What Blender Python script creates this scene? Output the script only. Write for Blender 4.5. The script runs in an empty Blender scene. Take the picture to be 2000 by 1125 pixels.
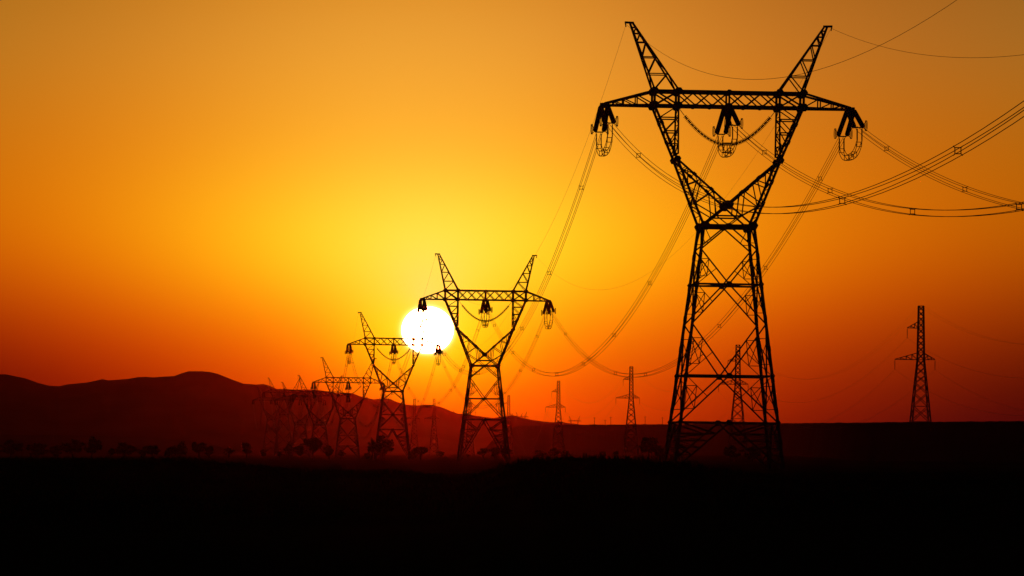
import bpy, math, random
import numpy as np
from mathutils import Vector, Matrix

scene = bpy.context.scene
COL = scene.collection
R = math.radians
FPX, CX, HY = 9000.0, 1000.0, 885.0          # focal length in photo pixels, principal column, horizon row

# ------------------------------------------------------------------ camera
cam = bpy.data.cameras.new('camera'); cam_o = bpy.data.objects.new('camera', cam); COL.objects.link(cam_o)
cam.sensor_width = 36.0; cam.lens = FPX / 2000.0 * 36.0
cam.shift_y = (HY - 562.5) / 2000.0
cam.clip_start = 0.5; cam.clip_end = 40000.0
cam_o.location = (0, 0, 0); cam_o.rotation_euler = (R(90), 0, 0)
scene.camera = cam_o
scene.view_settings.view_transform = 'Standard'
scene.view_settings.look = 'None'
scene.view_settings.exposure = 0.06
scene.view_settings.gamma = 1.0
try: scene.cycles.use_denoising = True
except Exception: pass
scene.cycles.volume_bounces = 1
scene.cycles.max_bounces = 5

# ------------------------------------------------------------------ sky (dusty sunset, a function of direction only)
SUN_AZ, SUN_EL = -1.05, 1.53
SKYK = [[-0.6932, 0.5261, -0.1504, 0.0094, -0.0077, -0.0021, 0.3468, -0.9179, -0.0416, 0.0725, 0.7567, -0.068, 0.2096, -1.3413, 1.19, 0.2596],
        [-3.3863, 0.3361, 0.0186, -0.0089, -0.0217, 0.0097, -0.4024, 0.7746, -0.0479, 0.1733, 1.0648, 0.5751, 0.4601, -3.4245, 2.327, 0.9913],
        [-5.2533, -3.7859, 1.3659, -0.126, 0.0073, 0.0177, 1.7392, 4.7989, -0.0685, 0.0159, 0.9649, 2.1939, -0.6367, 2.9829, -11.3062, -0.6721]]
world = bpy.data.worlds.new("World"); scene.world = world
world.use_nodes = True
nt = world.node_tree; nt.nodes.clear()

class X:
    """tiny expression wrapper round Math nodes"""
    def __init__(s, v): s.v = v
    @staticmethod
    def op(o, *args):
        n = nt.nodes.new('ShaderNodeMath'); n.operation = o
        for i, a in enumerate(args):
            a = a.v if isinstance(a, X) else a
            if isinstance(a, (int, float)): n.inputs[i].default_value = a
            else: nt.links.new(a, n.inputs[i])
        return X(n.outputs[0])
    def __add__(s, o): return X.op('ADD', s, o)
    __radd__ = __add__
    def __sub__(s, o): return X.op('SUBTRACT', s, o)
    def __rsub__(s, o): return X.op('SUBTRACT', o, s)
    def __mul__(s, o): return X.op('MULTIPLY', s, o)
    __rmul__ = __mul__
    def exp(s): return X.op('EXPONENT', s)
    def sqrt(s): return X.op('SQRT', s)
    def clamp(s, a, b): return X.op('MINIMUM', X.op('MAXIMUM', s, a), b)

tc = nt.nodes.new('ShaderNodeTexCoord')
sp = nt.nodes.new('ShaderNodeSeparateXYZ'); nt.links.new(tc.outputs['Generated'], sp.inputs[0])
dx, dy, dz = (X(sp.outputs[i]) for i in range(3))
az = X.op('ARCTAN2', dx, dy) * (180 / math.pi) - SUN_AZ
el = X.op('ARCSINE', dz.clamp(-1, 1)) * (180 / math.pi)
a_ = az.clamp(-7.6, 7.6); e_ = el.clamp(0.0, 5.8)
t_ = (e_ - 1.9) * 1.2
r_ = (a_ * a_ + t_ * t_).sqrt()
w_ = (e_ * (-1 / 1.6)).exp()
g_ = (a_ * a_ * (-1 / 24)).exp()
h_ = ((e_ - 2.3) * (e_ - 2.3) * (-1 / 1.69)).exp()
s_ = (a_ * a_ * (-1 / 1.5) - (e_ - 1.2) * (e_ - 1.2) * (1 / .49)).exp()
FE = [None, e_, e_ * e_, e_ * e_ * e_, a_, a_ * a_, (r_ * (-1 / 1.2)).exp(), (r_ * (-1 / 3.5)).exp(), w_ * a_ * a_, w_ * a_, g_, g_ * h_, h_, w_, w_ * g_, s_]
far_ = X.op('MAXIMUM', (az * az + (el - 2.0) * (el - 2.0)).sqrt() - 8.5, 0.0)
fade = (far_ * (-1 / 7.0)).exp()
dd = ((az * (1 / 0.318)) * (az * (1 / 0.318)) + ((el - SUN_EL) * (1 / 0.288)) * ((el - SUN_EL) * (1 / 0.288))).sqrt()
disc = X.op('SMOOTH_MIN', ((1.03 - dd) * (1 / 0.06)).clamp(0, 1), 1.0, 0.0)
rim = (X.op('MAXIMUM', dd - 1.0, 0.0) * -17.0).exp()
aur = (X.op('MAXIMUM', dd - 1.0, 0.0) * -2.2).exp()
DISC = (110.0, 22.0, 8.0); RIM = (1.6, 1.3, 0.6); AUR = (0.03, 0.05, 0.015); DIM = (0.0045, 0.004, 0.0045)
comb = nt.nodes.new('ShaderNodeCombineColor')
for c in range(3):
    k = SKYK[c]; p = X.op('ADD', FE[1] * k[1], k[0])
    for i in range(2, 16): p = p + FE[i] * k[i]
    v = p.exp() * fade + (1.0 - fade) * DIM[c] + disc * DISC[c] + rim * RIM[c] + aur * AUR[c]
    nt.links.new(v.v, comb.inputs[c])
bg = nt.nodes.new('ShaderNodeBackground'); bg.inputs['Strength'].default_value = 1.0
nt.links.new(comb.outputs[0], bg.inputs['Color'])
wo = nt.nodes.new('ShaderNodeOutputWorld'); nt.links.new(bg.outputs[0], wo.inputs['Surface'])

# ------------------------------------------------------------------ the low sun
sl = bpy.data.lights.new('sun', 'SUN'); sl.energy = 0.03; sl.angle = R(0.6); sl.color = (1.0, 0.05, 0.004)
sun_o = bpy.data.objects.new('sun', sl); COL.objects.link(sun_o)
sd = Vector((math.sin(R(SUN_AZ)) * math.cos(R(SUN_EL)), math.cos(R(SUN_AZ)) * math.cos(R(SUN_EL)), math.sin(R(SUN_EL))))
sun_o.rotation_euler = (-sd).to_track_quat('-Z', 'Y').to_euler()

# ------------------------------------------------------------------ helpers
def mat(name, col, rough=0.8, metal=0.0, spec=0.3, nscale=None, namp=0.35):
    m = bpy.data.materials.new(name); m.use_nodes = True
    b = m.node_tree.nodes['Principled BSDF']
    b.inputs['Base Color'].default_value = (*col, 1); b.inputs['Roughness'].default_value = rough
    b.inputs['Metallic'].default_value = metal; b.inputs['Specular IOR Level'].default_value = spec
    if nscale:
        n = m.node_tree
        t = n.nodes.new('ShaderNodeTexCoord'); no = n.nodes.new('ShaderNodeTexNoise')
        no.inputs['Scale'].default_value = nscale; no.inputs['Detail'].default_value = 6
        n.links.new(t.outputs['Object'], no.inputs['Vector'])
        cr = n.nodes.new('ShaderNodeValToRGB')
        cr.color_ramp.elements[0].position = 0.3; cr.color_ramp.elements[1].position = 0.7
        cr.color_ramp.elements[0].color = (*[c * (1 - namp) for c in col], 1)
        cr.color_ramp.elements[1].color = (*[c * (1 + namp) for c in col], 1)
        n.links.new(no.outputs['Fac'], cr.inputs['Fac']); n.links.new(cr.outputs['Color'], b.inputs['Base Color'])
    return m
STEEL = mat('weathered_galvanised_steel', (0.10, 0.10, 0.105), 0.75, 0.2, 0.2, 1.5)
PORC = mat('glazed_insulator_porcelain', (0.05, 0.03, 0.025), 0.5, 0.0, 0.2, 2.0)
WIRE = mat('stranded_aluminium_wire', (0.12, 0.12, 0.12), 0.7, 0.2, 0.2, 3.0)
CONC = mat('concrete', (0.09, 0.085, 0.08), 0.9, 0, 0.1, 2.0)
LEAF = mat('dark_green_leaves', (0.035, 0.055, 0.02), 0.8, 0, 0.1, 0.8)
BARK = mat('rough_bark', (0.06, 0.045, 0.035), 0.95, 0, 0.05, 4.0)
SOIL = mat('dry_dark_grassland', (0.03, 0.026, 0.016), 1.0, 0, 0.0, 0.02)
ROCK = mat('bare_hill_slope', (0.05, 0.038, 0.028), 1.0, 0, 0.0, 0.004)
WOOD = mat('weathered_pole_wood', (0.06, 0.05, 0.04), 0.9, 0, 0.05, 3.0)

class MB:
    gus = 1.0
    def __init__(s): s.v = []; s.f = []
    def add(s, vs, fs):
        n = len(s.v); s.v += [tuple(p) for p in vs]; s.f += [tuple(i + n for i in f) for f in fs]
    def bar(s, p, q, w, h=None):
        p = Vector(p); q = Vector(q); d = q - p
        if d.length < 1e-4: return
        d.normalize(); up = Vector((0, 1, 0)) if abs(d.y) < 0.8 else Vector((0, 0, 1))
        u = d.cross(up).normalized() * (w / 2); v = d.cross(u).normalized() * ((h or w) / 2)
        c = [p + u + v, p - u + v, p - u - v, p + u - v, q + u + v, q - u + v, q - u - v, q + u - v]
        s.add(c, [(0, 1, 2, 3), (7, 6, 5, 4), (0, 4, 5, 1), (1, 5, 6, 2), (2, 6, 7, 3), (3, 7, 4, 0)])
    def angle(s, p, q, w):
        """L-section steel angle"""
        p = Vector(p); q = Vector(q); d = q - p
        if d.length < 1e-4: return
        d.normalize(); up = Vector((0, 1, 0)) if abs(d.y) < 0.8 else Vector((0, 0, 1))
        u = d.cross(up).normalized() * w; v = d.cross(u).normalized() * w; t = 0.16
        o = -(u + v) * 0.5
        prof = [o, o + u, o + u + v * t, o + u * t + v * t, o + u * t + v, o + v]
        vs = [p + a for a in prof] + [q + a for a in prof]
        fs = [(i, (i + 1) % 6, (i + 1) % 6 + 6, i + 6) for i in range(6)] + [(5, 4, 3, 2, 1, 0), (6, 7, 8, 9, 10, 11)]
        s.add(vs, fs)
    def tube(s, pts, r, n=5):
        pts = [Vector(p) for p in pts]; vs = []; m = len(pts)
        for i, p in enumerate(pts):
            d = (pts[min(i + 1, m - 1)] - pts[max(i - 1, 0)]).normalized()
            up = Vector((0, 0, 1)) if abs(d.z) < 0.9 else Vector((1, 0, 0))
            u = d.cross(up).normalized(); v = d.cross(u)
            rr = r[i] if isinstance(r, (list, tuple)) else r
            for k in range(n):
                t = 2 * math.pi * k / n; vs.append(p + u * math.cos(t) * rr + v * math.sin(t) * rr)
        fs = [(i * n + k, i * n + (k + 1) % n, (i + 1) * n + (k + 1) % n, (i + 1) * n + k) for i in range(m - 1) for k in range(n)]
        fs += [tuple(range(n - 1, -1, -1)), tuple((m - 1) * n + k for k in range(n))]
        s.add(vs, fs)
    def plate(s, c, r, y, t=0.05):
        r = r * s.gus
        """irregular hexagonal gusset plate in a plane facing along the line"""
        k = [(1, .15), (.55, .8), (-.5, .85), (-1, .1), (-.55, -.8), (.5, -.85)]
        vs = [(c[0] + a * r, y - t, c[1] + b * r) for a, b in k] + [(c[0] + a * r, y + t, c[1] + b * r) for a, b in k]
        s.add(vs, [tuple(range(6)), tuple(range(11, 5, -1))] + [(i, i + 6, (i + 1) % 6 + 6, (i + 1) % 6) for i in range(6)])
    def build(s, name, m, parent=None):
        me = bpy.data.meshes.new(name); me.from_pydata(s.v, [], s.f); me.materials.append(m); me.update()
        o = bpy.data.objects.new(name, me); COL.objects.link(o)
        if parent: o.parent = parent
        return o

def tag(o, label=None, cat=None, group=None, kind=None):
    if label: o['label'] = label
    if cat: o['category'] = cat
    if group: o['group'] = group
    if kind: o['kind'] = kind
    return o
def empty(name, M=None):
    o = bpy.data.objects.new(name, None); COL.objects.link(o); o.empty_display_size = 0.5
    if M is not None: o.matrix_basis = M
    return o
def copy_tree(o, parent=None):
    c = o.copy(); COL.objects.link(c)
    if parent: c.parent = parent
    for ch in o.children: copy_tree(ch, c)
    return c
def px2w(px, py, D): return Vector(((px - CX) / FPX * D, D, (HY - py) / FPX * D))
def lerp(a, b, t): return a + (b - a) * t
def V(*a): return Vector(a)
_rng = np.random.RandomState(7)
_G = _rng.rand(64, 64)
def vnoise(x, y):
    x = np.asarray(x, float); y = np.asarray(y, float)
    xi = np.floor(x).astype(int); yi = np.floor(y).astype(int); fx = x - xi; fy = y - yi
    fx = fx * fx * (3 - 2 * fx); fy = fy * fy * (3 - 2 * fy)
    g = lambda i, j: _G[i % 64, j % 64]
    return (g(xi, yi) * (1 - fx) + g(xi + 1, yi) * fx) * (1 - fy) + (g(xi, yi + 1) * (1 - fx) + g(xi + 1, yi + 1) * fx) * fy - 0.5

# ------------------------------------------------------------------ ground, plateau, hills
GZ = -1.6
def ground_z(x, y):
    x = np.asarray(x, float); y = np.asarray(y, float)
    z = np.full(np.broadcast(x, y).shape, GZ)
    D = np.maximum(y, 1.0); px = CX + FPX * x / D
    sm = lambda t: np.clip(t, 0, 1) ** 2 * (3 - 2 * np.clip(t, 0, 1))
    # low swell right of centre, and another on the left
    z = z + 1.40 * np.exp(-((y - 165) / 45) ** 2) * sm((px - 800) / 260) * (1 - 0.62 * sm((px - 1180) / 420))
    z = z + 1.22 * np.exp(-((y - 300) / 70) ** 2) * (1 - sm((px - 330) / 330)) * (y > 0)
    z = z + 0.62 * np.exp(-((y - 230) / 60) ** 2) * sm((px - 380) / 200) * (1 - sm((px - 760) / 200))
    near = np.clip(1 - np.hypot(x, y) / 900, 0, 1)
    z = z + near * (0.16 * vnoise(x / 9, y / 30) + 0.07 * vnoise(x / 2.1 + 9, y / 8)
                    + 0.05 * vnoise(x / .7, y / 3) + 0.05 * vnoise(x / 0.31, y / 1.2))
    return z

def grid_mesh(name, XX, YY, ZZ, m, wrap=False):
    nr, nc = XX.shape
    co = np.stack([XX, YY, ZZ], -1).reshape(-1, 3)
    i = np.arange(nr - 1)[:, None]; j = np.arange(nc if wrap else nc - 1)[None, :]; j2 = (j + 1) % nc
    q = np.stack([i * nc + j, i * nc + j2, (i + 1) * nc + j2, (i + 1) * nc + j], -1).reshape(-1, 4)
    me = bpy.data.meshes.new(name)
    me.vertices.add(len(co)); me.vertices.foreach_set('co', co.astype(np.float32).ravel())
    me.loops.add(q.size); me.loops.foreach_set('vertex_index', q.astype(np.int32).ravel())
    me.polygons.add(len(q)); me.polygons.foreach_set('loop_start', (np.arange(len(q)) * 4).astype(np.int32))
    me.polygons.foreach_set('loop_total', np.full(len(q), 4, np.int32))
    me.polygons.foreach_set('use_smooth', np.ones(len(q), bool))
    me.update(calc_edges=True); me.validate(); me.materials.append(m)
    o = bpy.data.objects.new(name, me); COL.objects.link(o); o['kind'] = 'structure'
    return o
th = np.concatenate([np.linspace(-180, -12, 60)[:-1], np.linspace(-12, 12, 400), np.linspace(12, 180, 60)[1:-1]])
rr = np.concatenate([[0.4], 2.0 * 1.022 ** np.arange(0, 400)]); rr = rr[rr < 11400]
TH, RR = np.meshgrid(np.radians(th), rr)
GX, GY = RR * np.sin(TH), RR * np.cos(TH)
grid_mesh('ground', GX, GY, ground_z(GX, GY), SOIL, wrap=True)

RIDGE = [(-1500, 760), (-900, 742), (-400, 748), (-120, 722), (0, 731), (12, 731), (30, 735), (50, 739), (75, 748), (95, 753), (115, 754.5), (130, 751), (150, 749),
 (170, 747), (185, 744), (200, 740.5), (212, 743), (230, 741.5), (250, 740), (270, 736.5), (285, 736), (300, 737), (320, 735.5),
 (340, 734.5), (355, 729), (368, 725), (395, 725), (410, 726.5), (425, 730), (440, 736), (455, 742), (475, 749), (500, 751),
 (515, 750), (525, 753), (540, 759.5), (560, 760), (580, 761), (600, 760.5), (625, 762), (640, 764.5), (658, 768), (676, 767),
 (689, 768), (703, 774), (716, 777), (730, 780), (748, 778), (762, 779), (773, 784.5), (792, 790), (817, 792), (832, 790), (845, 791),
 (862, 795), (880, 802.7), (896, 808.5), (909, 807.8), (931, 812), (963, 816.5), (986, 813), (1003, 811), (1020, 816.5), (1040, 820), (1059, 823),
 (1082, 825), (1094, 823), (1106, 826), (1133, 829), (1200, 835), (1500, 845), (2200, 850), (3500, 850)]
HD = 6500.0
def ridge_z(px): return (HY - np.interp(px, [p for p, _ in RIDGE], [q for _, q in RIDGE])) * HD / FPX
def hill_z(px, D):
    zr = ridge_z(px); px = np.asarray(px, float)
    s = np.clip((D - 5300.0) / (HD - 5300.0), 0, 1); b = np.clip((D - HD) / 520.0, 0, 1); b = b * b * (3 - 2 * b)
    z = -3.5 + (zr + 3.5) * s ** 1.35
    xw = (px - CX) / FPX * D
    gully = vnoise(xw / 160 + s * 1.2, D / 900) + 0.5 * vnoise(xw / 70 + 5, D / 400)
    z = z + gully * 26 * s * (1 - s) * 1.2
    return np.where(D > HD, zr * (1 - 0.47 * b), z)
hp = np.arange(-1500, 3500, 5.0)
hd = np.concatenate([np.linspace(5300, HD, 40), np.linspace(HD, 7600, 16)[1:]])
HP, HDD = np.meshgrid(hp, hd)
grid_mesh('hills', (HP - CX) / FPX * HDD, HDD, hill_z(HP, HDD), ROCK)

PLAT = [(-1500, 846), (0, 849), (180, 851), (300, 855), (400, 864), (470, 884), (520, 893), (800, 893), (930, 893), (945, 880), (970, 850), (988, 836), (1010, 832.5), (1070, 830.5), (1133, 829.5),
        (1230, 829), (1320, 828.3), (1500, 827), (1700, 825), (1850, 823.5), (2000, 822.3), (2600, 818), (3500, 815)]
PD = 3500.0
pp = np.arange(-1500, 3500, 2.5)
pe = (HY - np.interp(pp, [p for p, _ in PLAT], [q for _, q in PLAT])) * PD / FPX
pe = pe + 0.30 * vnoise(pp / 9, pp * 0 + 3) + 0.22 * vnoise(pp / 2.5, pp * 0 + 8)
near_t = np.clip((pp - 1470) / 240, 0, 1); near_t = near_t * near_t * (3 - 2 * near_t)
pk = 1.0 - (1.0 - 0.285) * near_t                        # the rim swings nearer toward the right
rows = [(3120, 0.0, 0.0), (3220, 0.2, .2), (3320, 0.55, .55), (3420, 0.88, .88), (3470, 0.97, .97), (3500, 1.0, 1.0), (3540, 1.0, .9), (3640, 1.0, .4), (3760, .99, 0.0), (4200, 0.97, -.2), (5600, 0.93, -.2)]
PX_ = np.stack([pp for _ in rows]); PDD = np.stack([r_[0] * pk for r_ in rows])
PZ = np.stack([-3.2 + (pe * pk + 3.2) * (r_[1] * (1 - near_t) + r_[2] * near_t) for r_ in rows])
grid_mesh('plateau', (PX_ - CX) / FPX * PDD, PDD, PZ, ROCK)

# ------------------------------------------------------------------ cat-head pylons
LINE = math.atan(0.0711)
class Dim: pass
HEAD1 = dict(tip=12.1, outer=7.3, inner=4.95, peak=9.65, node=5.05, waist=2.45, zx=2.05, zn=6.45, za=11.7, zt=13.1, zp=19.75)
HEAD2 = dict(tip=11.05, outer=7.07, inner=4.82, peak=8.4, node=4.9, waist=2.35, zx=1.96, zn=6.4, za=11.5, zt=13.1, zp=19.4)
def pylon_dims(head, zw, panels, foot_z):
    d = dict(head); d['zw'] = zw; d['panels'] = panels; d['foot'] = foot_z
    for k in ('zx', 'zn', 'za', 'zt', 'zp'): d[k] += zw
    return d
P1 = pylon_dims(HEAD1, 23.7, [(23.7, 21.4, 18.0), (18.0, 14.15, 9.1), (9.1, 4.6, 4.55)], 4.55)
P2 = pylon_dims(HEAD2, 16.85, [(16.85, 14.66, 11.1), (11.1, 7.5, 7.45)], 7.45)
P4 = pylon_dims(HEAD2, 12.6, [(12.6, 10.5, 7.2), (7.2, 3.95, 3.9)], 3.9)
P6 = pylon_dims(HEAD2, 14.6, [(14.6, 12.5, 9.1), (9.1, 5.6, 5.55)], 5.55)
P7 = pylon_dims(HEAD2, 22.4, [(22.4, 20.2, 16.8), (16.8, 13.0, 8.6), (8.6, 4.9, 4.85)], 4.85)

def pylon_meshes(P, detail=True):
    MB.gus = 1.0 if P is P1 else 0.78
    parts = []
    sl_ = 0.1195; zw = P['zw']
    half = lambda z: P['waist'] + sl_ * (zw - z)
    def face(f, s, z):
        h = half(z)
        return [V(s * h, -h, z), V(h, s * h, z), V(-s * h, h, z), V(-h, -s * h, z)][f]
    # four legs
    for sx in (-1, 1):
        for sy in (-1, 1):
            m = MB(); h0, h1 = half(0), half(zw)
            m.angle((sx * h0, sy * h0, 0), (sx * h1, sy * h1, zw), 0.28)
            for zz in np.arange(2.5, zw, 3.0):             # splice plates
                h = half(zz); h2 = half(zz + .5)
                m.bar((sx * h, sy * h, zz), (sx * h2, sy * h2, zz + 0.5), 0.33)
            parts.append(('leg', m, STEEL))
    b = MB()
    DI, HO, RE = 0.145, 0.19, 0.07
    for f in range(4):
        for (zt, zn, zb) in P['panels']:
            full = zn - zb > 0.5
            b.angle(face(f, -1, zb), face(f, 1, zb), HO)
            for s in (-1, 1):
                A, B = face(f, 0, zt), face(f, s, zn)
                b.angle(A, B, DI)
                tri = [(B, A, zt)]
                if full:
                    C = face(f, 0, zb); b.angle(B, C, DI); tri.append((B, C, zb))
                if not detail: continue
                for (L, Mid, zc) in tri:                   # redundant members between leg and diagonal
                    if abs(L.z - zc) < 1.5: continue
                    lg = lambda z: face(f, s, z)
                    d1, d2 = L.lerp(Mid, .28), L.lerp(Mid, .55); C = lg(zc); q = d2.lerp(C, .5); l1, l2 = lg(d1.z), lg(q.z)
                    if abs(L.z - zc) < 2.6:
                        b.bar(d1, l1, RE); b.bar(d1.lerp(d2, .3), C, RE); continue
                    for u, w in ((d1, l1), (d2, C), (q, l2), (d1, q), (d1, l2), (l1, q)): b.bar(u, w, RE)
        zf = P['foot']
        for s in (-1, 1):
            top, foot, cor = face(f, 0, zf), face(f, s, 0), face(f, s, zf)
            b.angle(top, foot, 0.18)
            nd = top.lerp(foot, .24); b.angle(nd, cor, .14); b.bar(nd, face(f, s, nd.z), .11)
            n = 5; prev = nd
            for i in range(1, n):
                vi = nd.lerp(foot, i / n); li = face(f, s, lerp(nd.z, vi.z, .5))
                b.bar(prev, li, RE); b.bar(li, vi, RE); b.bar(vi, face(f, s, vi.z), RE); prev = vi
    h = half(zw)
    b.angle((-h, -h, zw), (h, -h, zw), .3); b.angle((-h, h, zw), (h, h, zw), .3)
    b.angle((-h, -h, zw), (-h, h, zw), .2); b.angle((h, -h, zw), (h, h, zw), .2)
    for zz in [p[2] for p in P['panels']]:                 # plan bracing
        h = half(zz); b.bar((-h, -h, zz), (h, h, zz), .1); b.bar((-h, h, zz), (h, -h, zz), .1)
    for sy in (-1, 1):
        hh = half(zw)
        for sx in (-1, 1): b.plate((sx * (hh - .1), zw), .52, sy * hh)
        for (zt, zn, zb) in P['panels']:
            b.plate((0, zb), .34, sy * half(zb))
            for sx in (-1, 1):
                b.plate((sx * half(zb), zb), .28, sy * half(zb))
        b.plate((0, zw), .3, sy * hh)
    parts.append(('body_bracing', b, STEEL))
    # the open head: two columns from waist to crossarm
    dep = lambda z: lerp(P['waist'], 1.3, min(1.0, (z - zw) / (P['za'] - zw)))
    def pt(x, z, f): return V(x, f * dep(z), z)
    for s in (-1, 1):
        m = MB()
        O = (P['outer'] * s, P['za']); I = (P['inner'] * s, P['za']); N = (P['node'] * s, P['zn']); W = (P['waist'] * s, zw); Xc = (0, P['zx'])
        I2 = (P['node'] * s * .985, P['zn'] + .5)
        L2 = lambda A, B, t: (lerp(A[0], B[0], t), lerp(A[1], B[1], t))
        for f in (-1, 1):
            P3 = lambda A: pt(A[0], A[1], f)
            for A, B, w in ((O, N, .25), (I, I2, .18), (N, W, .26), (N, Xc, .21), (Xc, (-W[0], zw), .18)): m.angle(P3(A), P3(B), w)
            ts = [0, .23, .48, .72, .9]
            for i, t in enumerate(ts):
                a, c = P3(L2(O, N, t)), P3(L2(I, N, t))
                if i: m.bar(a, c, .12)
                if i + 1 < len(ts): m.bar(P3(L2(O, N, ts[i + 1])), c, .1)
            o1, o2, g1, g2, g3 = L2(N, W, .38), L2(N, W, .67), L2(N, Xc, .45), L2(N, Xc, .70), L2(N, Xc, .82)
            g0, o0 = L2(N, Xc, .2), L2(N, W, .18)
            e1 = (s * -1.3 * -1, lerp(P['zx'], zw, .53)); e1 = (s * 1.25, e1[1])
            for u, w_ in ((g0, o0), (g0, o1), (g1, o1), (g1, o2), (g2, o2), (o2, e1), (g2, e1), (g3, (s * 0.8, e1[1] + .45))): m.bar(P3(u), P3(w_), .11)
            if s > 0:
                m.angle(P3((-1.25, e1[1])), P3((1.25, e1[1])), .16)
                m.bar(P3((-1.25, e1[1])), P3((0, zw)), .1); m.bar(P3((1.25, e1[1])), P3((0, zw)), .1)
                m.plate(Xc, .5, f * dep(P['zx']))
            m.plate(O, .46, f * dep(P['za'])); m.plate(I, .42, f * dep(P['za'])); m.plate(N, .38, f * dep(P['zn']))
            # stepped splice plates along the chords
            for A, B in ((O, N), (N, W), (N, Xc)):
                for t in (.33, .66): m.bar(P3(L2(A, B, t - .03)), P3(L2(A, B, t + .03)), .3)
        for A, B, k in ((O, N, 5), (I, I2, 5), (N, W, 7), (N, Xc, 6)):    # lacing between front and rear chord
            for i in range(k):
                p, q = L2(A, B, i / k), L2(A, B, (i + 1) / k)
                sg = 1 if i % 2 else -1
                m.bar(pt(p[0], p[1], sg), pt(q[0], q[1], -sg), .075); m.bar(pt(q[0], q[1], sg), pt(q[0], q[1], -sg), .06)
        parts.append(('head_column', m, STEEL))
    # crossarm: box beam with tapering cantilever ends
    m = MB(); za, zt = P['za'], P['zt']; Xo, Xi, Xt = P['outer'], P['inner'], P['tip']; dy = 1.3
    for f in (-1, 1):
        m.angle((-Xo, f * dy, zt), (Xo, f * dy, zt), .25); m.angle((-Xo, f * dy, za), (Xo, f * dy, za), .23)
        for x in (-Xo, -Xi, 0, Xi, Xo):
            m.angle((x, f * dy, za), (x, f * dy, zt), .22 if x else .18)
            m.plate((x, zt), .42 if x else .26, f * dy)
        m.plate((0, za), .36, f * dy)
        xs = np.linspace(-Xi, Xi, 7)
        for i in range(6):
            m.bar((xs[i], f * dy, za), (xs[i + 1], f * dy, zt), .12); m.bar((xs[i], f * dy, zt), (xs[i + 1], f * dy, za), .12)
            m.plate((xs[i], za), .21, f * dy)
        for s in (-1, 1):
            m.bar((s * Xi, f * dy, za), (s * Xo, f * dy, zt), .16); m.bar((s * Xi, f * dy, zt), (s * Xo, f * dy, za), .16)
            m.angle((s * Xo, f * dy, zt), (s * Xt, f * .35, za + .12), .22); m.angle((s * Xo, f * dy, za), (s * Xt, f * .35, za - .05), .2)
            T = lambda t: V(lerp(s * Xo, s * Xt, t), f * lerp(dy, .35, t), lerp(zt, za + .12, t)); Bm = lambda t: V(lerp(s * Xo, s * Xt, t), f * lerp(dy, .35, t), za)
            for t in (.35, .62, .82): m.bar(T(t), Bm(t), .12)
            m.bar(Bm(0), T(.35), .12); m.bar(Bm(.35), T(.62), .1); m.bar(Bm(.62), T(.82), .1)
    xs = np.linspace(-Xo, Xo, 10)
    for i in range(9):
        for z in (za, zt):
            m.bar((xs[i], -dy, z), (xs[i + 1], dy, z), .075); m.bar((xs[i], -dy, z), (xs[i], dy, z), .075)
    for s in (-1, 1):
        for i in range(4):
            t0, t1 = i / 4, (i + 1) / 4
            m.bar((lerp(s * Xo, s * Xt, t0), -lerp(dy, .35, t0), za), (lerp(s * Xo, s * Xt, t1), lerp(dy, .35, t1), za), .1)
        m.bar((s * (Xt - .1), -.5, za), (s * (Xt - .1), .5, za), .34); m.bar((s * (Xt + .15), -.5, za + .02), (s * (Xt + .15), .5, za + .02), .3)
        m.bar((s * (Xt - .5), 0, za + .1), (s * (Xt + .4), 0, za + .02), .3)
    parts.append(('crossarm', m, STEEL))
    # earth-wire peaks
    for s in (-1, 1):
        m = MB(); zp = P['zp']; ap = s * P['peak']
        base = {(1, f): V(s * Xo, f * dy, zt + .1) for f in (-1, 1)}; base.update({(0, f): V(s * Xi, f * dy, zt + .1) for f in (-1, 1)})
        apex = lambda o, f: V(ap + (-s * .22 if o == 0 else s * .05), f * .14, zp)
        q = lambda o, f, t: base[(o, f)].lerp(apex(o, f), t)
        ts = [0, .24, .49, .71, .84, .93]
        for f in (-1, 1):
            for o in (0, 1): m.angle(q(o, f, 0), q(o, f, 1), .165)
            for i in range(1, len(ts)):
                m.bar(q(0, f, ts[i]), q(1, f, ts[i]), .1)
                m.bar(q(1, f, ts[i - 1]), q(0, f, ts[i]), .11)
        for o in (0, 1):
            for i in range(1, len(ts)):
                sg = 1 if i % 2 else -1
                m.bar(q(o, sg, ts[i - 1]), q(o, -sg, ts[i]), .09)
        m.bar((ap - s * .35, 0, zp), (ap + s * .55, 0, zp + .02), .2); m.bar((ap, -.3, zp - .12), (ap, .3, zp - .12), .16)
        m.bar((ap + s * .5, 0, zp), (ap + s * .42, 0, zp - .42), .1)
        parts.append(('peak', m, STEEL))
    for sx in (-1, 1):
        for sy in (-1, 1):
            m = MB(); h0 = half(0); m.bar((sx * h0, sy * h0, -.8), (sx * h0, sy * h0, .06), .6); parts.append(('footing', m, CONC))
    return parts

def place_matrix(x, y, yaw=LINE, lean=0.75, z=None):
    if z is None: z = float(ground_z(x, y))
    return Matrix.Translation((x, y, z)) @ Matrix.Rotation(yaw, 4, 'Z') @ Matrix.Rotation(R(lean), 4, 'Y')

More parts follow.
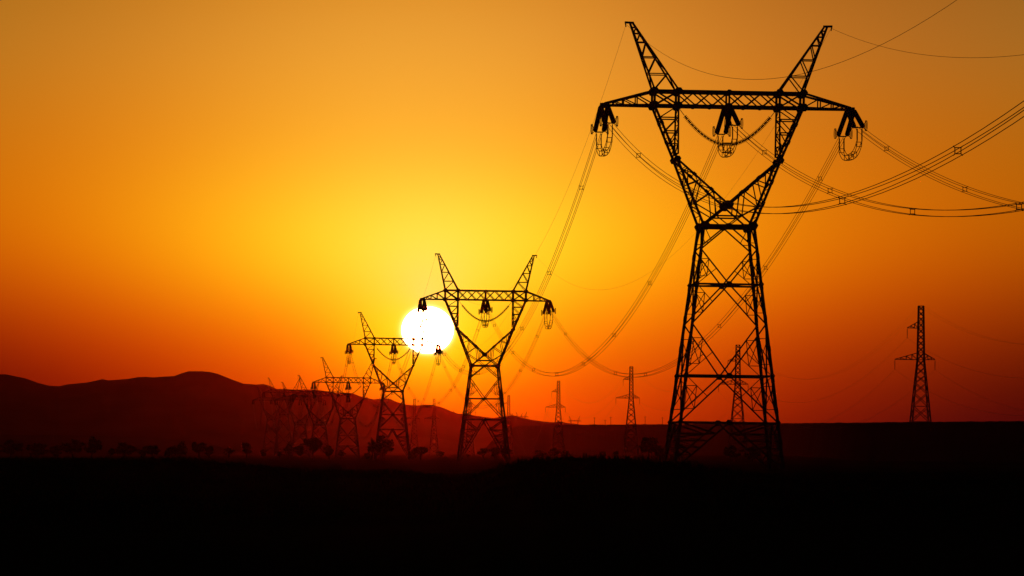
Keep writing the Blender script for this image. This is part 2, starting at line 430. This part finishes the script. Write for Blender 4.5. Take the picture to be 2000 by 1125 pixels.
PY = [  # x, D, dims, short name used in other labels, full label
 (20.6, 450.0, P1, 'nearest pylon', 'tall black lattice pylon with two horns, the largest and nearest, right of centre'),
 (-5.0, 805.0, P2, 'pylon beside the sun', 'dark horned lattice pylon just right of the sun, second largest in the receding row'),
 (-29.6, 1138.5, P2, 'pylon crossing the sun', 'horned lattice pylon whose right arm crosses the lower edge of the sun'),
 (-52.6, 1471.5, P4, 'fourth pylon', 'short legged horned pylon left of the sun, fourth in the receding row'),
 (-75.6, 1808.0, P4, 'fifth pylon', 'hazy horned pylon fifth in the row, its crossarm against the hill crest'),
 (-97.5, 2116.0, P6, 'sixth pylon', 'faint hazy horned pylon sixth in the row, right of two taller faint ones'),
 (-122.6, 2470.0, P7, 'seventh pylon', 'very faint tall horned pylon seventh in the row, between two others before the hill'),
 (-148.0, 2825.0, P7, 'farthest pylon of the row', 'faintest and leftmost horned pylon of the receding row, before the dark hill')]
T0M = place_matrix(20.6 + 0.0711 * 355, 95.0, z=-1.6)
pylons = []; cache = {}
for (x, D, P, short, label) in PY:
    M = place_matrix(x, D, z=-1.6)
    if id(P) in cache:
        root = copy_tree(cache[id(P)]); root.matrix_basis = M
    else:
        root = empty('transmission_pylon', M)
        legs = []
        for (n, m, mm) in pylon_meshes(P):
            o = m.build(n, mm, legs.pop(0) if n == 'footing' else root)
            if n == 'leg': legs.append(o)
        cache[id(P)] = root
    tag(root, label, 'pylon', 'horned pylons of the receding main line')
    pylons.append((M, P, short))

# ------------------------------------------------------------------ insulators, jumpers and wires of the main line
SL = 6.2
def discs(m, p, q, n, r=.2):
    p = Vector(p); q = Vector(q); pts = []; rad = []
    for i in range(n):
        for t, k in ((0.05, .3), (.35, 1), (.55, .95), (.7, .35)):
            pts.append(p.lerp(q, (i + t) / n)); rad.append(r * k)
    m.tube(pts, rad, 9)
def ring(m, c, ry, rz, r, axis_x=True, n=20):
    pts = []
    for i in range(n + 1):
        t = 2 * math.pi * i / n
        pts.append((c[0], c[1] + ry * math.cos(t), c[2] + rz * math.sin(t)) if axis_x else (c[0] + ry * math.cos(t), c[1], c[2] + rz * math.sin(t)))
    m.tube(pts, r, 5)
def tension_set_parts():
    out = []
    for s in (-1, 1):
        m = MB(); y = s * .43
        m.tube([(0.1, y * .7, 0), (.4, y * .8, 0)], .07); discs(m, (.35, y * .78, 0), (5.55, y, 0), 31, .245); m.tube([(5.5, y, 0), (5.95, y * .8, 0)], .05)
        out.append(('insulator_string', m, PORC))
        g = MB(); yr = y + s * .36
        for dy_ in (-.05, .05): ring(g, (5.3, yr + dy_, 0), .5, .5, .03, False)
        for a in (-1, 1): g.tube([(5.5, y, .05 * a), (5.35, yr, .48 * a)], .03)
        out.append(('grading_ring', g, STEEL))
    m = MB(); m.bar((.1, -.42, 0), (.1, .42, 0), .14, .3); m.bar((0, 0, 0), (.2, 0, 0), .14); out.append(('yoke_plate', m, STEEL))
    m = MB(); m.bar((5.95, -.42, 0), (5.95, .42, 0), .07, .1)
    for a in (-1, 1):
        for b in (-1, 1): m.bar((5.95, a * .3, b * .04), (SL + .25, a * .225, b * .225), .05)
    out.append(('clamp_plate', m, STEEL))
    return out
def dir_matrix(p, d):
    d = d.normalized(); yv = Vector((0, 0, 1)).cross(d).normalized(); zv = d.cross(yv)
    return Matrix(((d.x, yv.x, zv.x, p.x), (d.y, yv.y, zv.y, p.y), (d.z, yv.z, zv.z, p.z), (0, 0, 0, 1)))
set_proto = [None]
def tension_set(p, d, label):
    if set_proto[0] is None:
        o = empty('tension_insulator'); set_proto[0] = o
        last = o
        for (n, m, mm) in tension_set_parts():
            q = m.build(n, mm, last if n == 'grading_ring' else o)
            if n == 'insulator_string': last = q
    else: o = copy_tree(set_proto[0])
    o.matrix_basis = dir_matrix(p, d)
    return tag(o, label, 'insulator', 'double insulator strings on the pylon arms')

PH = ['left arm tip', 'crossarm middle', 'right arm tip']
def attach(M, P, i):
    x = (-P['tip'], 0, P['tip'])[i]
    return M @ V(x, 0, P['za'] - .12)
frames = [(T0M, P1, '')] + pylons
SAG = 17.6; span_L = 355.0
def unit(v): return v.normalized()
ends = {}                                                # (pylon index, phase, side) -> string end, direction
for k in range(1, len(frames)):
    M, P, short = frames[k]
    for i in range(3):
        A = attach(M, P, i)
        for side, kk in (('front', k - 1), ('back', k + 1)):
            if kk < len(frames): Bp = attach(frames[kk][0], frames[kk][1], i)
            else: Bp = A + (A - attach(frames[k - 1][0], frames[k - 1][1], i)) * 1.0
            h = Bp - A; L = Vector((h.x, h.y, 0)).length
            slope = h.z / L - 4 * SAG * (L / span_L) ** 2 / L - .17
            d = unit(Vector((h.x / L, h.y / L, slope)))
            ends[(k, i, side)] = (A + d * (SL + .2), d)
            if k <= 4:
                tension_set(A, d, 'double insulator sloping %s from %s of the %s' % ('toward viewer' if side == 'front' else 'away', PH[i], short))
for i in range(3):
    A0 = attach(T0M, P1, i); A1 = attach(frames[1][0], P1, i); h = A1 - A0; L = Vector((h.x, h.y, 0)).length
    d = unit(Vector((h.x / L, h.y / L, -4 * SAG / L - .17))); ends[(0, i, 'back')] = (A0 + d * (SL + .2), d)

# far pylons: each arm shows one dark cluster of strings
cl_mesh = None
for k in range(5, len(frames)):
    M, P, short = frames[k]
    for i in range(3):
        A = attach(M, P, i)
        if cl_mesh is None:
            m = MB()
            for sgn in (-1, 1):
                for s in (-1, 1): discs(m, (s * .4, sgn * .3, -.1), (s * .48, sgn * 5.3, -2.2), 18, .23)
            m.bar((-.5, 0, -.05), (.5, 0, -.05), .25)
            o = m.build('insulator_cluster', PORC); cl_mesh = o
        else: o = cl_mesh.copy(); COL.objects.link(o)
        o.matrix_basis = Matrix.Translation(A) @ Matrix.Rotation(LINE, 4, 'Z')
        tag(o, 'small dark insulator cluster under %s of the %s' % (PH[i], short), 'insulator', 'insulator clusters of the faint far pylons')

def quad_offsets(d, sp=.45):
    u = Vector((d.y, -d.x, 0)).normalized(); v = d.cross(u).normalized()
    return [u * a * sp / 2 + v * b * sp / 2 for a, b in ((-1, -1), (1, -1), (1, 1), (-1, 1))]
def spacer(c, d, sp=.45, w=.05):
    m = MB(); q = [c + o for o in quad_offsets(d, sp)]; qi = [c + o * .72 for o in quad_offsets(d, sp)]
    for j in range(4): m.bar(qi[j], qi[(j + 1) % 4], w); m.bar(qi[j], c + (q[j] - c) * 1.15, w)
    return m
def wire_pts(A, B, sag, n=56):
    return [A.lerp(B, t / n) - V(0, 0, 4 * sag * (t / n) * (1 - t / n)) for t in range(n + 1)]
WR = .023
WHERE = {0: 'from beyond the right edge to %s of the nearest pylon',
         1: 'from %s of the nearest pylon to the pylon beside the sun',
         2: 'from %s of the pylon beside the sun to that crossing the sun',
         3: 'from %s of the pylon crossing the sun to the fourth pylon',
         4: 'from %s of the fourth pylon to the fifth pylon',
         5: 'from %s of the sixth pylon back to the fifth pylon',
         6: 'from %s of the sixth pylon to the seventh pylon',
         7: 'from %s of the seventh pylon to the farthest pylon'}
ARM = ['left arm', 'mid arm', 'right arm']
for k in range(0, len(frames) - 1):
    for i in range(3):
        A, B = ends[(k, i, 'back')][0], ends[(k + 1, i, 'front')][0]
        L = (B - A).length; sag = SAG * (L / (span_L - 12)) ** 2 * .94 * (.965 if k == 0 else 1.0)
        C = wire_pts(A, B, sag)
        hd_ = (B - A); hd_.z = 0; hd_.normalize()
        lab = 'wire bundle ' + WHERE[k] % ARM[i]
        if k <= 3:
            root = empty('conductor_bundle', Matrix.Translation(A))
            for o in quad_offsets(hd_):
                m = MB(); m.tube([c + o - A for c in C], WR, 5); m.build('conductor', WIRE, root)
            for j in range(8):
                t = (j + .35 + .25 * ((i * 7 + j * 3 + k) % 3) / 2) / 8
                c = A.lerp(B, t) - V(0, 0, 4 * sag * t * (1 - t)); dd_ = hd_ + V(0, 0, (B - A).z / L - 4 * sag * (1 - 2 * t) / L)
                spacer(c - A, dd_.normalized()).build('spacer', STEEL, root)
        else:
            m = MB()
            for o in quad_offsets(hd_): m.tube([c + o for c in C[::2]], WR, 4)
            root = m.build('conductor_bundle', WIRE)
        tag(root, lab, 'power cable', 'conductor bundles of the main line')
    for s in (-1, 1):                                    # earth wires from peak to peak
        (Ma, Pa, _), (Mb, Pb, _) = frames[k], frames[k + 1]
        A = Ma @ V(s * (Pa['peak'] + .42), 0, Pa['zp'] - .15); B = Mb @ V(s * (Pb['peak'] + .42), 0, Pb['zp'] - .15)
        L = (B - A).length; m = MB(); m.tube(wire_pts(A, B, (16.6 if s < 0 else 13.9) * (L / span_L) ** 2, 60), .016 if k == 0 else .011, 4)
        lab = 'earth wire ' + WHERE[k] % ('left horn' if s < 0 else 'right horn')
        tag(m.build('earth_wire', WIRE), lab, 'power cable', 'earth wires of the main line')

# jumper loops under every arm of the nearer pylons
for k in range(1, 5):
    M, P, short = frames[k]
    for i in range(3):
        Eb, db = ends[(k, i, 'back')]; Ef, df = ends[(k, i, 'front')]
        low = attach(M, P, i) + M.to_3x3() @ V(0, 0, -4.55 if i != 1 else -4.45)
        mid = (Eb + Ef) * .5; root = empty('jumper_loop', Matrix.Translation(low))
        def J(t):
            x = Eb.lerp(Ef, t); s = abs(2 * t - 1); dip = (mid.z - low.z + .0)
            z = lerp(Eb.z, Ef.z, t) - dip * (1 - s ** 2.6)
            e = 1.9 * math.sin((t - .5) * math.pi) / 2 + .5
            y = Eb.lerp(Ef, min(1, max(0, lerp(t, e, .25))))
            return V(y.x, y.y, z)
        C = [J(t / 28) for t in range(29)]
        for a, b in ((-1, -1), (1, -1), (1, 1), (-1, 1)):
            pts = []
            for j, c in enumerate(C):
                d = (C[min(j + 1, 28)] - C[max(j - 1, 0)]).normalized(); u = M.to_3x3() @ V(1, 0, 0); v = u.cross(d).normalized()
                pts.append(c + u * a * .23 + v * b * .23 - low)
            m = MB(); m.tube(pts, .034, 5); m.build('jumper_wire', WIRE, root)
        for t in (.13, .36, .52, .64, .84):
            d = (J(t + .02) - J(t - .02)).normalized(); u = M.to_3x3() @ V(1, 0, 0); v = u.cross(d).normalized(); c = J(t) - low
            m = MB(); q = [c + u * a * .25 + v * b * .25 for a, b in ((-1, -1), (1, -1), (1, 1), (-1, 1))]
            for j in range(4): m.bar(q[j], q[(j + 1) % 4], .06)
            m.build('spacer', STEEL, root)
        tag(root, 'hanging loop of jumper wires under %s of the %s' % (PH[i], short), 'jumper cable', 'jumper loops under the pylon arms')
    # the swag of insulators that steadies the middle loop
    root = empty('insulator_swag', M @ Matrix.Translation((0, 0, P['za'])))
    X0 = P['inner'] - .15; dip = 3.55
    cv = lambda t: V(X0 * t, 0, -.15 - dip * (1 - abs(t) ** 1.9))
    for s in (-1, 1):
        m = MB(); ts = [s * (0.10 + .78 * j / 12) for j in range(13)]
        for j in range(12): discs(m, cv(ts[j]), cv(ts[j + 1]), 3, .22)
        m.build('insulator_string', PORC, root)
        m = MB(); m.tube([cv(s * .88), cv(s * .94), cv(s)], .035); m.build('hanger_rod', STEEL, root)
    m = MB(); z = cv(0).z
    pts = [(.42 * math.cos(t), .42 * math.sin(t), z + .16) for t in np.linspace(0, 2 * math.pi, 21)]
    m.tube(pts, .06, 6); m.bar((-.5, 0, z), (.5, 0, z), .12)
    m.build('grading_ring', STEEL, root)
    m = MB()
    for x in (-.25, .0, .25): m.bar((x, 0, z), (x * 1.6, 0, z - .75), .07)
    m.bar((-.5, 0, z - .75), (.5, 0, z - .75), .1); m.build('clamp_plate', STEEL, root)
    tag(root, 'curved insulator swag inside the open head of the %s' % short, 'insulator', 'curved insulator swags inside the pylon heads')

# ------------------------------------------------------------------ slim single-mast pylons of the second line
def mast_meshes():
    parts = []; H = 38.0
    prof = [(0, 3.2), (9.4, 2.3), (24.7, .84), (32.5, .72), (38.0, .62)]
    half = lambda z: float(np.interp(z, [p[0] for p in prof], [p[1] for p in prof]))
    for sx in (-1, 1):
        for sy in (-1, 1):
            m = MB()
            for a, b in zip(prof[:-1], prof[1:]): m.angle((sx * a[1], sy * a[1], a[0]), (sx * b[1], sy * b[1], b[0]), .24)
            parts.append(('leg', m, STEEL))
    b = MB(); zs = [0, 4.9, 9.4, 13.2, 16.4, 18.9, 20.9, 22.8, 24.7, 26.4, 28.0, 29.5, 31.0, 32.5, 34.0, 35.4, 36.7, 38.0]
    for z0, z1 in zip(zs[:-1], zs[1:]):
        for f in range(4):
            def fp(s, z):
                h = half(z); return [V(s * h, -h, z), V(h, s * h, z), V(-s * h, h, z), V(-h, -s * h, z)][f]
            b.bar(fp(-1, z0), fp(1, z1), .15); b.bar(fp(1, z0), fp(-1, z1), .15)
            if z0 in (4.9, 9.4, 13.2, 24.7, 26.4, 32.5, 34.0): b.bar(fp(-1, z0), fp(1, z0), .13)
            if z1 < 14:
                zc = (z0 + z1) / 2
                for s in (-1, 1): b.bar(fp(s * .5, lerp(z0, z1, .27)), fp(s, lerp(z0, z1, .5)), .09); b.bar(fp(s * .5, lerp(z0, z1, .73)), fp(s, lerp(z0, z1, .5)), .09)
            if z1 == 38.0: b.bar(fp(-1, z1), fp(1, z1), .16)
    parts.append(('mast_bracing', b, STEEL))
    def arm(s, z0, z1, tip):
        m = MB(); h0, h1 = half(z0), half(z1)
        for f in (-1, 1):
            m.angle((s * h0, f * h0, z0), (s * tip, f * .1, z0 + .05), .17); m.angle((s * h1, f * h1, z1), (s * tip, f * .1, z0 + .1), .17)
            n = 3 if tip > 5 else 2; prev = V(s * h0, f * h0, z0)
            for i in range(1, n + 1):
                t = i / (n + 1); bt = V(lerp(s * h0, s * tip, t), f * lerp(h0, .1, t), z0 + .03); tp = V(lerp(s * h1, s * tip, t), f * lerp(h1, .1, t), lerp(z1, z0, t))
                m.bar(bt, tp, .11); m.bar(prev, tp, .1); prev = bt
        return m
    parts.append(('crossarm', arm(-1, 32.5, 34.1, 3.4), STEEL))
    parts.append(('crossarm', arm(-1, 24.7, 26.4, 6.45), STEEL))
    parts.append(('crossarm', arm(1, 24.7, 26.3, 3.55), STEEL))
    return parts
MAST = [(101.0, 1140, 'slim single-mast lattice pylon standing alone at the far right before the dark plateau', 'mast at far right'),
        (75.8, 1550, 'slim single-mast pylon seen between the legs of the nearest large pylon', 'mast behind nearest pylon'),
        (50.0, 1938, 'slim single-mast pylon left of the nearest large pylon, taller of the two there', 'mast left of nearest pylon'),
        (23.3, 2326, 'slim single-mast pylon rising from a bushy tree under the sagging cables', 'mast rising from tree'),
        (-2.2, 2900, 'faint single-mast pylon just right of the legs of the pylon beside the sun', 'mast right of pylon by the sun'),
        (-28.0, 3040, 'faint single-mast pylon seen through the waist of the pylon beside the sun', 'mast inside pylon by the sun'),
        (-52.4, 3090, 'faint single-mast pylon below the right rim of the sun', 'mast below right rim of sun'),
        (-65.8, 3100, 'faint single-mast pylon below the left rim of the sun, beside the third pylon', 'mast below left rim of sun')]
MY = math.atan(.0625)
mast0 = None; string0 = None; mfr = []
for (x, D, lab, short) in MAST:
    M = place_matrix(x, D, MY, .3, -1.6)
    if mast0 is None:
        mast0 = root = empty('lattice_mast', M)
        for n, m, mm in mast_meshes(): m.build(n, mm, root)
    else: root = copy_tree(mast0); root.matrix_basis = M
    tag(root, lab, 'pylon', 'slim single-mast pylons of the second line')
    hang = []
    for (tx, tz, w) in ((-3.4, 32.5, 'upper left arm'), (-6.45, 24.7, 'lower left arm'), (3.55, 24.7, 'lower right arm')):
        if string0 is None:
            m = MB(); m.tube([(0, 0, 0), (0, 0, -.3)], .04); discs(m, (0, 0, -.3), (0, 0, -2.0), 13, .14); m.tube([(0, 0, -2.0), (0, 0, -2.4)], .06)
            m.bar((0, -.3, -2.4), (0, .3, -2.4), .1)
            string0 = o = m.build('insulator_string', PORC)
        else: o = string0.copy(); COL.objects.link(o)
        o.matrix_basis = M @ Matrix.Translation((tx, 0, tz))
        tag(o, 'short insulator hanging from %s of the %s' % (w, short), 'insulator', 'hanging insulators of the slim pylons')
        hang.append(M @ V(tx, 0, tz - 2.42))
    mfr.append((hang, [M @ V(s * .55, 0, 38.1) for s in (-1, 1)], short))
M0 = place_matrix(126.0, 740, MY, .3, -1.6)
mfr = [([M0 @ V(tx, 0, tz - 2.42) for tx, tz in ((-3.4, 32.5), (-6.45, 24.7), (3.55, 24.7))], [M0 @ V(s * .55, 0, 38.1) for s in (-1, 1)], '')] + mfr
AR = ['upper left arm', 'lower left arm', 'lower right arm']
for k in range(5):
    for i in range(3):
        A, B = mfr[k][0][i], mfr[k + 1][0][i]; L = (B - A).length; m = MB()
        m.tube(wire_pts(A, B, 13.0 * (L / 400) ** 2, 48), .021, 4)
        lab = ('thin wire from right edge to %s of the %s' % (AR[i], mfr[1][2])) if k == 0 else 'faint wire from %s of %s to next mast' % (AR[i], mfr[k][2])
        tag(m.build('power_wire', WIRE), lab, 'power cable', 'wires of the second line')
    for s in range(2):
        A, B = mfr[k][1][s], mfr[k + 1][1][s]; L = (B - A).length; m = MB(); m.tube(wire_pts(A, B, 14.0 * (L / 400) ** 2, 48), .014, 4)
        sd_ = ('left', 'right')[s]
        lab = ('faint earth wire from right edge to %s top of the %s' % (sd_, mfr[1][2])) if k == 0 else 'faint earth wire from %s top of %s to next mast' % (sd_, mfr[k][2])
        tag(m.build('earth_wire', WIRE), lab, 'power cable', 'earth wires of the second line')

# ------------------------------------------------------------------ pylons far beyond the hill crest and poles on the plateau
fm = MB()
for n, m, mm in pylon_meshes(P2, False):
    if n != 'footing': fm.add(m.v, m.f)
far0 = None
for (px, D, lab) in ((1018, 7000, 'tiny horned pylon peeking over the hill crest right of the pylon beside the sun'),
                     (1122, 7250, 'tiny horned pylon peeking over the low hill beside the bushy tree mast'),
                     (895, 7000, 'tiny horned pylon peeking over the hill crest left of the pylon beside the sun'),
                     (1010, 7350, 'tiny horned pylon peeking over the crest, lower one of an overlapping pair')):
    x = (px - CX) / FPX * D
    if far0 is None: far0 = o = fm.build('transmission_pylon', STEEL)
    else: o = far0.copy(); COL.objects.link(o)
    o.matrix_basis = place_matrix(x, D, R(-8), .3, float(hill_z(px, D)) - .1)
    tag(o, lab, 'pylon', 'tiny pylons beyond the hills')
for (px, top, lab) in ((1161, 815, 'thin pole on the plateau rim, leftmost of the row of poles'), (1182, 820, 'shortest thin pole on the plateau rim, between two taller poles'),
                       (1193, 814, 'thin pole on the plateau rim just left of the taller slim mast'), (1260, 813, 'tall thin pole on the plateau rim just right of the slim mast'),
                       (1294, 815, 'thin pole on the plateau rim beside the left legs of the nearest pylon'), (928.5, 801, 'thin pole with short crossbar seen inside the pylon beside the sun')):
    D = 3530.0; zb = float(np.interp(px, pp, pe))
    if px < 1000: D = 6450.0; zb = float(hill_z(px, D)) - .3
    zt_ = (HY - top) * D / FPX; m = MB()
    m.tube([(0, 0, -.4), (0, 0, zt_ - zb)], [.22, .14], 7); m.bar((-.9, 0, zt_ - zb - .6), (.9, 0, zt_ - zb - .6), .14)
    if px < 1000: m.bar((-1.6, 0, (zt_ - zb) * .72), (1.6, 0, (zt_ - zb) * .72), .25)
    for s in (-.8, 0, .8): m.tube([(s, 0, zt_ - zb - .6), (s, 0, zt_ - zb - .2)], .07, 5)
    o = m.build('utility_pole', WOOD); o.location = ((px - CX) / FPX * D, D, zb)
    tag(o, lab, 'utility pole', 'thin poles on the horizon')

# ------------------------------------------------------------------ rough grass on the near swells
rg = np.random.RandomState(3); N = 15000
gD = rg.uniform(110, 360, N); gp = rg.uniform(-150, 2150, N); gx = (gp - CX) / FPX * gD
keep = vnoise(gx / 1.7, gD / 6) + .5 * vnoise(gx / .5, gD / 2) > -0.12
gx, gD = gx[keep], gD[keep]; gz_ = ground_z(gx, gD)
m = MB()
for x, y, z in zip(gx, gD, gz_):
    h = rg.uniform(.07, .24) * (1.5 if rg.rand() < .06 else 1)
    for b in range(3):
        dx_, ln = rg.uniform(-.12, .12), rg.uniform(-.1, .1); w = rg.uniform(.012, .03)
        m.add([(x + dx_ - w, y, z - .05), (x + dx_ + w, y + .02, z - .05), (x + dx_ + ln, y + rg.uniform(-.08, .08), z + h)], [(0, 1, 2)])
g_o = m.build('dry_grass', mat('dry_grass_blades', (0.05, 0.045, 0.02), 0.95, 0, 0.05, 1.0)); g_o['kind'] = 'stuff'
g_o['label'] = 'short dry grass on the dark foreground swells'; g_o['category'] = 'grass'

# ------------------------------------------------------------------ trees
def tree_mesh(seed, kind):
    rnd = random.Random(seed); tr = MB(); cr = MB()
    H = 6.0; th_ = {'round': 1.7, 'tall': 1.3, 'bush': .9, 'spread': 2.4, 'sparse': 1.9}[kind]
    W = {'round': 2.7, 'tall': 1.5, 'bush': 2.6, 'spread': 3.0, 'sparse': 2.2}[kind]
    lean = rnd.uniform(-.4, .4)
    pts = [V(0, 0, -.2), V(lean * .2, 0, th_ * .6), V(lean * .6, rnd.uniform(-.2, .2), th_ * 1.4), V(lean, 0, H * .62), V(lean * 1.1, 0, H * .85)]
    tr.tube(pts, [.3, .25, .2, .12, .05], 8)
    nl = {'round': 26, 'tall': 18, 'bush': 20, 'spread': 26, 'sparse': 13}[kind]
    centres = []
    for i in range(nl):
        a = rnd.uniform(0, 2 * math.pi); u = rnd.uniform(-1, 1); rad = rnd.uniform(.45, 1) ** .6
        hz = (H - th_) / 2; zc = th_ + hz
        x = math.cos(a) * math.sqrt(1 - u * u) * W * rad; y = math.sin(a) * math.sqrt(1 - u * u) * W * rad; z = zc + u * hz * rad * .9
        if kind == 'spread': x *= lerp(.6, 1.15, (z - th_) / (H - th_)); y *= lerp(.6, 1.15, (z - th_) / (H - th_))
        if kind in ('round', 'bush') and z < zc: x *= .95
        c = V(x + lean * z / H, y, z); centres.append(c)
    centres += [V(lean * .8 + rnd.uniform(-.5, .5), rnd.uniform(-.5, .5), lerp(th_ + .8, H * .85, i / 4)) for i in range(5)]
    for c in centres[:12]:
        b = pts[2].lerp(pts[4], rnd.uniform(0, .7)); tr.tube([b, b.lerp(c, .5) + V(0, 0, .15), c], [.08, .055, .02], 5)
    for c in centres:
        cs = rnd.uniform(.55, 1.05) * (1.0 if kind != 'tall' else .75)
        for j in range(46 if kind != 'sparse' else 30):
            d = V(rnd.gauss(0, 1), rnd.gauss(0, 1), rnd.gauss(0, .75)); d = d.normalized() * (rnd.random() ** .45) * cs
            p = c + d; s = rnd.uniform(.13, .3); n1 = V(rnd.gauss(0, 1), rnd.gauss(0, 1), rnd.gauss(0, 1)).normalized(); n2 = n1.orthogonal().normalized(); n1 = n1.cross(n2)
            cr.add([p - n1 * s * 1.5, p + n2 * s * .8, p + n1 * s * 1.5, p - n2 * s * .8], [(0, 1, 2, 3)])
    return tr, cr
kinds = {'round': 3, 'tall': 2, 'bush': 2, 'spread': 2, 'sparse': 2}
protos = {}; seeds = 11
for kd, n in kinds.items():
    protos[kd] = []
    for j in range(n): protos[kd].append((seeds, kd)); seeds += 1
tree_cache = {}
TREES = [  # photo column, top row, width px, base row, kind, label
 (22, 857, 40, 895, 'round', 'dark rounded tree at the far left edge of the plain'),
 (72, 861, 38, 895, 'bush', 'low dark tree second from the left edge of the plain'),
 (108, 866, 26, 895, 'bush', 'small dark tree third from the left edge, lower than its neighbours'),
 (142, 856, 40, 895, 'round', 'dark broad tree fourth from the left edge of the plain'),
 (179, 851, 38, 896, 'round', 'tallest rounded tree of the far left group'),
 (216, 873, 14, 896, 'tall', 'tiny narrow tree between two broad ones at the left'),
 (243, 862, 44, 896, 'round', 'broad domed tree left of the hill summit, with a tiny tree at its left'),
 (281, 869, 20, 896, 'bush', 'small bush touching the left side of a domed tree below the hill summit'),
 (297, 867, 30, 897, 'round', 'domed tree below the left shoulder of the hill summit'),
 (328, 873, 18, 897, 'tall', 'small narrow tree just left of a tall domed tree below the summit'),
 (352, 860, 36, 897, 'round', 'tall domed tree left of a pair directly under the hill summit'),
 (389, 861, 36, 896, 'spread', 'flat topped tree directly under the highest hill summit'),
 (408, 867, 16, 896, 'tall', 'narrow tree leaning on the right of a flat topped tree under the summit'),
 (447, 872, 26, 894, 'sparse', 'thin straggly tree standing left of a lone upright tree'),
 (482, 860, 22, 894, 'tall', 'lone upright dense tree with straggly one at its left'),
 (514, 876, 15, 894, 'bush', 'lone tiny round bush left of the central tree clump'),
 (546, 880, 18, 895, 'sparse', 'smallest straggly tree at the left end of the central clump'),
 (564, 862, 28, 896, 'sparse', 'thin branching tree at the left of the central clump'),
 (588, 864, 30, 897, 'round', 'rounded tree in the middle of the central clump'),
 (611, 850, 42, 898, 'spread', 'tallest spreading tree of the central clump before the faint pylons'),
 (643, 866, 22, 897, 'tall', 'upright tree at the left foot of the fourth pylon'),
 (666, 878, 20, 897, 'sparse', 'small thin tree between the legs of the fourth pylon'),
 (717, 882, 14, 898, 'bush', 'tiny bush left of the big tree at the third pylon'),
 (727, 855, 22, 899, 'sparse', 'leaning straggly tree at the left side of the big tree by the third pylon'),
 (748, 847, 42, 900, 'round', 'big dense tree covering the left foot of the third pylon'),
 (806, 877, 20, 898, 'bush', 'low bush touching the right foot of the third pylon'),
 (821, 870, 34, 898, 'spread', 'wide spreading tree right of the third pylon, below the sun'),
 (860, 880, 20, 894, 'bush', 'small round tree alone below the right rim of the sun'),
 (914, 886, 16, 894, 'sparse', 'tiny straggly bush inside the left leg of the pylon beside the sun'),
 (944, 873, 30, 896, 'round', 'rounded tree centred between the legs of the pylon beside the sun'),
 (967, 871, 22, 896, 'tall', 'upright tree left of the right leg of the pylon beside the sun'),
 (986, 869, 28, 896, 'sparse', 'thin tree behind the right leg of the pylon beside the sun'),
 (1055, 877, 26, 894, 'bush', 'low domed tree left of the mast that rises from a tree'),
 (1083, 873, 28, 894, 'round', 'dense tree wrapping the left foot of a slim mast'),
 (1103, 877, 20, 894, 'bush', 'bushy tree at the right foot of a slim mast'),
 (1177, 880, 15, 895, 'bush', 'faint little tree left of the taller slim mast, left of a pair'),
 (1202, 879, 13, 896, 'tall', 'faint narrow little tree right of another before the taller slim mast'),
 (1225, 889, 14, 897, 'bush', 'faint low bush between the feet of the taller slim mast'),
 (1267, 848, 44, 899, 'round', 'big dark tree left of the nearest pylon legs, blurred in haze'),
 (1290, 868, 30, 900, 'round', 'dark tree touching the left legs of the nearest pylon'),
 (1432, 868, 44, 902, 'round', 'dark tree between the legs of the nearest pylon, at the foot of the slim mast'),
 (1470, 872, 40, 902, 'bush', 'low dark tree inside the right leg of the nearest pylon')]
vi = 0
for n_, (px, top, w, base, kd, lab) in enumerate(TREES):
    D = min(1.6 * FPX / (base - HY), 1650.0); zb = GZ
    vari = protos[kd][vi % len(protos[kd])]; vi += 1
    m_px = D / FPX; hgt = (HY - top) * m_px - zb; wid = w * m_px
    nat = {'round': 6.6, 'tall': 4.1, 'bush': 6.4, 'spread': 7.2, 'sparse': 5.6}[kd]
    if vari in tree_cache: root = copy_tree(tree_cache[vari])
    else:
        root = empty('tree'); t, c = tree_mesh(*vari); t.build('trunk', BARK, root); c.build('crown', LEAF, root); tree_cache[vari] = root
    sx = wid / nat * (1.28 if px < 420 else 1.08); root.location = ((px - CX) / FPX * D, D, zb); root.scale = (sx, sx, hgt / 6.6)
    root.rotation_euler = (0, 0, (n_ * 1.3) % 6.28)
    tag(root, lab, 'tree', 'trees scattered along the plain')

# ------------------------------------------------------------------ haze: one even volume round camera and scene
HAZE_D = 0.1e-4
hz = bpy.data.materials.new('sunset_haze'); hz.use_nodes = True; n = hz.node_tree; n.nodes.clear()
pv = n.nodes.new('ShaderNodeVolumePrincipled'); out = n.nodes.new('ShaderNodeOutputMaterial'); n.links.new(pv.outputs[0], out.inputs['Volume'])
pv.inputs['Color'].default_value = (0.95, 0.16, 0.08, 1); pv.inputs['Density'].default_value = HAZE_D; pv.inputs['Anisotropy'].default_value = 0.97
m = MB(); a, b0, b1 = 11700.0, -5.0, 128.0
vs = [(x, y, z) for z in (b0, b1) for x, y in ((-a, -a), (a, -a), (a, a), (-a, a))]
m.add(vs, [(3, 2, 1, 0), (4, 5, 6, 7), (0, 1, 5, 4), (1, 2, 6, 5), (2, 3, 7, 6), (3, 0, 4, 7)])
hz_o = m.build('haze', hz); hz_o['kind'] = 'stuff'; hz_o['label'] = 'thin dusty sunset haze over the whole plain'; hz_o['category'] = 'haze'
